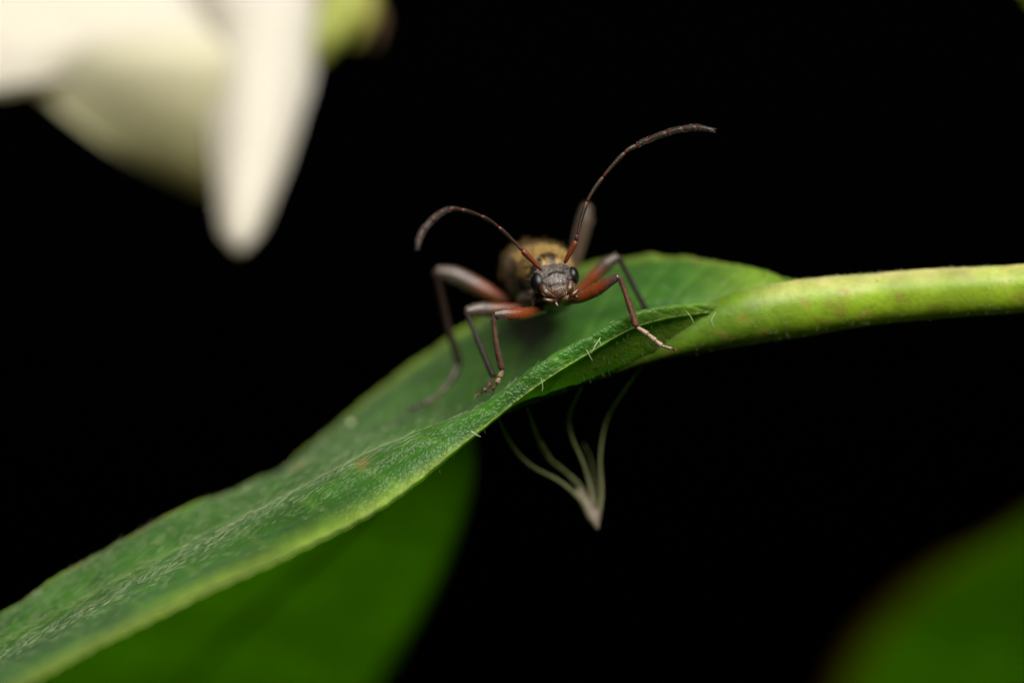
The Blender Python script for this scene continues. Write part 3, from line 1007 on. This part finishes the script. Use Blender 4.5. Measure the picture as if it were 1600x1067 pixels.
def leg(fem, frad, tib, trad, tar, split=0.62, tcol=(0.075, 0.036, 0.020), redness=1.0, label=None, tarc=(.20, .13, .08)):
    V, F, tt = limb(fem, frad, 12, 18, 0.85)
    k = np.clip((tt - split) / 0.22, 0, 1)[:, None]
    red = RED * redness + GREY_B * (1 - redness)
    c = red * (1 - k) + GREY_B * k
    k = np.exp(-((tt - 1) / 0.05) ** 2)[:, None]
    c = c * (1 - 0.5 * k) + DARKB * 0.5 * k
    root = obj('leg', V, F, M_LEG, beetle, col=c, label=label)
    m = 170
    i = RNG.integers(18 * 10, len(V) - 20, m)
    ctr = np.repeat(catmull(PL(fem), 12)[0], 18, axis=0)[i]
    dr = V[i] - ctr
    dr /= np.linalg.norm(dr, axis=1)[:, None] + 1e-9
    ax = PL(fem)[-1] - PL(fem)[0]
    Vh, Fh = hairs(V[i], ax / np.linalg.norm(ax) + dr * 0.3, RNG.uniform(.006, .013, m), np.full(m, .0005))
    obj('thigh_down', Vh, Fh, M_GREY, root, kind='stuff')
    V, F, tt = limb(tib, trad, 10, 14)
    k = np.clip(1 - tt / 0.08, 0, 1)[:, None]
    c = np.array(tcol) * (1 - 0.5 * k) + DARKB * 0.5 * k
    obj('tibia', V, F, M_SHIN, root, col=c)
    path = PL(tib)
    fine = tarc == (.20, .13, .08)
    # down and end spurs of the shin
    pth, t = catmull(path, 20)
    m = 260
    i = RNG.integers(2, len(pth) - 1, m)
    tg, nr, bi = frames(pth)
    th = RNG.uniform(0, 6.283, m)
    dr = nr[i] * np.cos(th)[:, None] + bi[i] * np.sin(th)[:, None]
    rr = np.interp(t[i], np.linspace(0, len(tib) - 1, len(trad)), np.array(trad) * PXU)
    Vh, Fh = hairs(pth[i] + dr * rr[:, None] * 0.95, tg[i] + dr * 0.35, RNG.uniform(.010, .020, m), np.full(m, .0005))
    if fine:
        obj('shin_down', Vh, Fh, M_BROWN, root, kind='stuff')
    if tar:
        T = PL(tar)
        for a in range(len(T) - 1):
            seg = np.linspace(T[a], T[a + 1], 9)
            x = np.linspace(0, 1, 9)
            last = a == len(T) - 2
            pr = (1.8 + 1.4 * x) if last else (2.6 + 3.0 * x * (1.25 - 0.55 * x))
            V, F = tube(seg, pr * PXU, 12, 0.7)
            obj('tarsus', V, F, M_LEG, root, col=np.array(tarc) if not last else np.array(tarc) * 0.6)
        dirv = T[-1] - T[-2]
        dirv /= np.linalg.norm(dirv)
        sd = np.cross(dirv, (0, 0.4, 1))
        sd /= np.linalg.norm(sd)
        for s in (-1, 1):
            p = [T[-1], T[-1] + (dirv * 5 + sd * s * 3) * PXU, T[-1] + (dirv * 8 + sd * s * 3.5 + np.array((0, 0, -3))) * PXU]
            path, _t = catmull(p, 5)
            V, F = tube(path, np.linspace(1.3, 0.4, len(path)) * PXU, 8)
            obj('claw', V, F, M_LEG, root, col=np.array((.10, .035, .02)))
    return root


# front pair
leg([(850, 484, .16), (836, 487, .10), (812, 491, .04), (790, 491, .01), (772, 492, .0)], [6, 8, 10.5, 10, 6.5],
    [(772, 492, .0), (772, 510, .0), (777, 545, .0), (784, 576, .01)], [4.2, 3.6, 4.4, 5.2],
    [(785, 576, .01), (781, 589, .01), (777, 598, .01), (771, 607, .02)])
leg([(884, 470, .16), (905, 466, .09), (930, 454, .05), (952, 440, .02), (967, 432, .0)], [6, 8.5, 11, 9, 6],
    [(967, 432, .0), (973, 446, .0), (984, 478, -.01), (994, 510, -.02)], [4, 3.8, 4.6, 5.2],
    [(995, 511, -.02), (1012, 522, -.03), (1024, 532, -.04), (1034, 540, -.04), (1050, 545, -.04)], tcol=(.09, .032, .014))
# middle pair
leg([(838, 480, .42), (812, 482, .40), (780, 484, .38), (750, 484, .36), (728, 487, .34)], [6, 8, 11, 12, 7],
    [(728, 488, .34), (737, 508, .33), (755, 552, .29), (771, 589, .24)], [4.5, 3.8, 4.4, 4.8],
    [(771, 590, .24), (764, 602, .2), (757, 610, .16), (748, 616, .10)], split=0.45, tcol=DARKB * 0.6, tarc=(.06, .035, .022))
leg([(880, 466, .42), (905, 455, .42), (928, 433, .42), (948, 413, .42), (966, 401, .42)], [6, 8, 11, 11, 7],
    [(966, 401, .42), (976, 420, .42), (994, 455, .42), (1010, 484, .42)], [4.5, 3.8, 4.2, 4.6],
    [(1010, 485, .42), (1022, 496, .42), (1036, 500, .42), (1052, 503, .42)], split=0.5, tcol=DARKB * 0.6, tarc=(.05, .03, .02))
# hind pair
leg([(812, 476, .72), (785, 468, .72), (745, 447, .72), (710, 430, .72), (682, 424, .72)], [7, 10, 14, 14, 9],
    [(681, 424, .72), (688, 455, .74), (700, 510, .78), (718, 568, .80)], [7, 5.5, 6, 6.5],
    [(718, 568, .8), (704, 596, .76), (688, 616, .72), (664, 630, .68), (640, 637, .65)], split=0.38, tcol=(.024, .014, .010), tarc=(.05, .028, .018))
leg([(888, 440, .75), (897, 410, .75), (907, 372, .75), (914, 345, .75), (918, 322, .75)], [7, 10, 13, 13, 9],
    [(917, 322, .78), (910, 360, 1.0), (902, 400, 1.2), (893, 436, 1.4)], [6, 5, 5.5, 6],
    [(893, 436, 1.4), (880, 446, 1.5), (866, 450, 1.6)], split=0.15, redness=0.35)

# ---------------------------------------------------------------- a pale grain on the far side of the blade, modelled as a solid speck
gu, gw = np.meshgrid(np.linspace(6, 8, 81), np.linspace(3, 4, 81), indexing='ij')
gp = leaf_sheet.at(gu, gw)
gs = 1 + gp[..., 1] / CAM_D
gd = (gp[..., 0] / gs * 400 + 800 - 552) ** 2 + (533.5 - gp[..., 2] / gs * 400 - 664) ** 2
gi = np.unravel_index(np.argmin(gd), gd.shape)
gn, _ = leaf_sheet.normal(gu[gi], gw[gi])
V, F = ellipsoid(gp[gi] + gn * 0.016, np.array(((.010, .002, .001), (-.002, .009, 0), (0, 0, .0085))), 18, 12)
V = V + np.array([0.0012 * noise.noise_vector(Vector(v) * 120) for v in V])
glint = obj('glint_speck', V, F, plain('pale_glint', (0.75, 0.78, 0.45), rough=0.5))  # pale solid bead added to stand in for a blurred glint of light
glint['label'] = 'tiny pale speck put in for a blurred glint on the far side of the big leaf'
glint['category'] = 'painted grain'
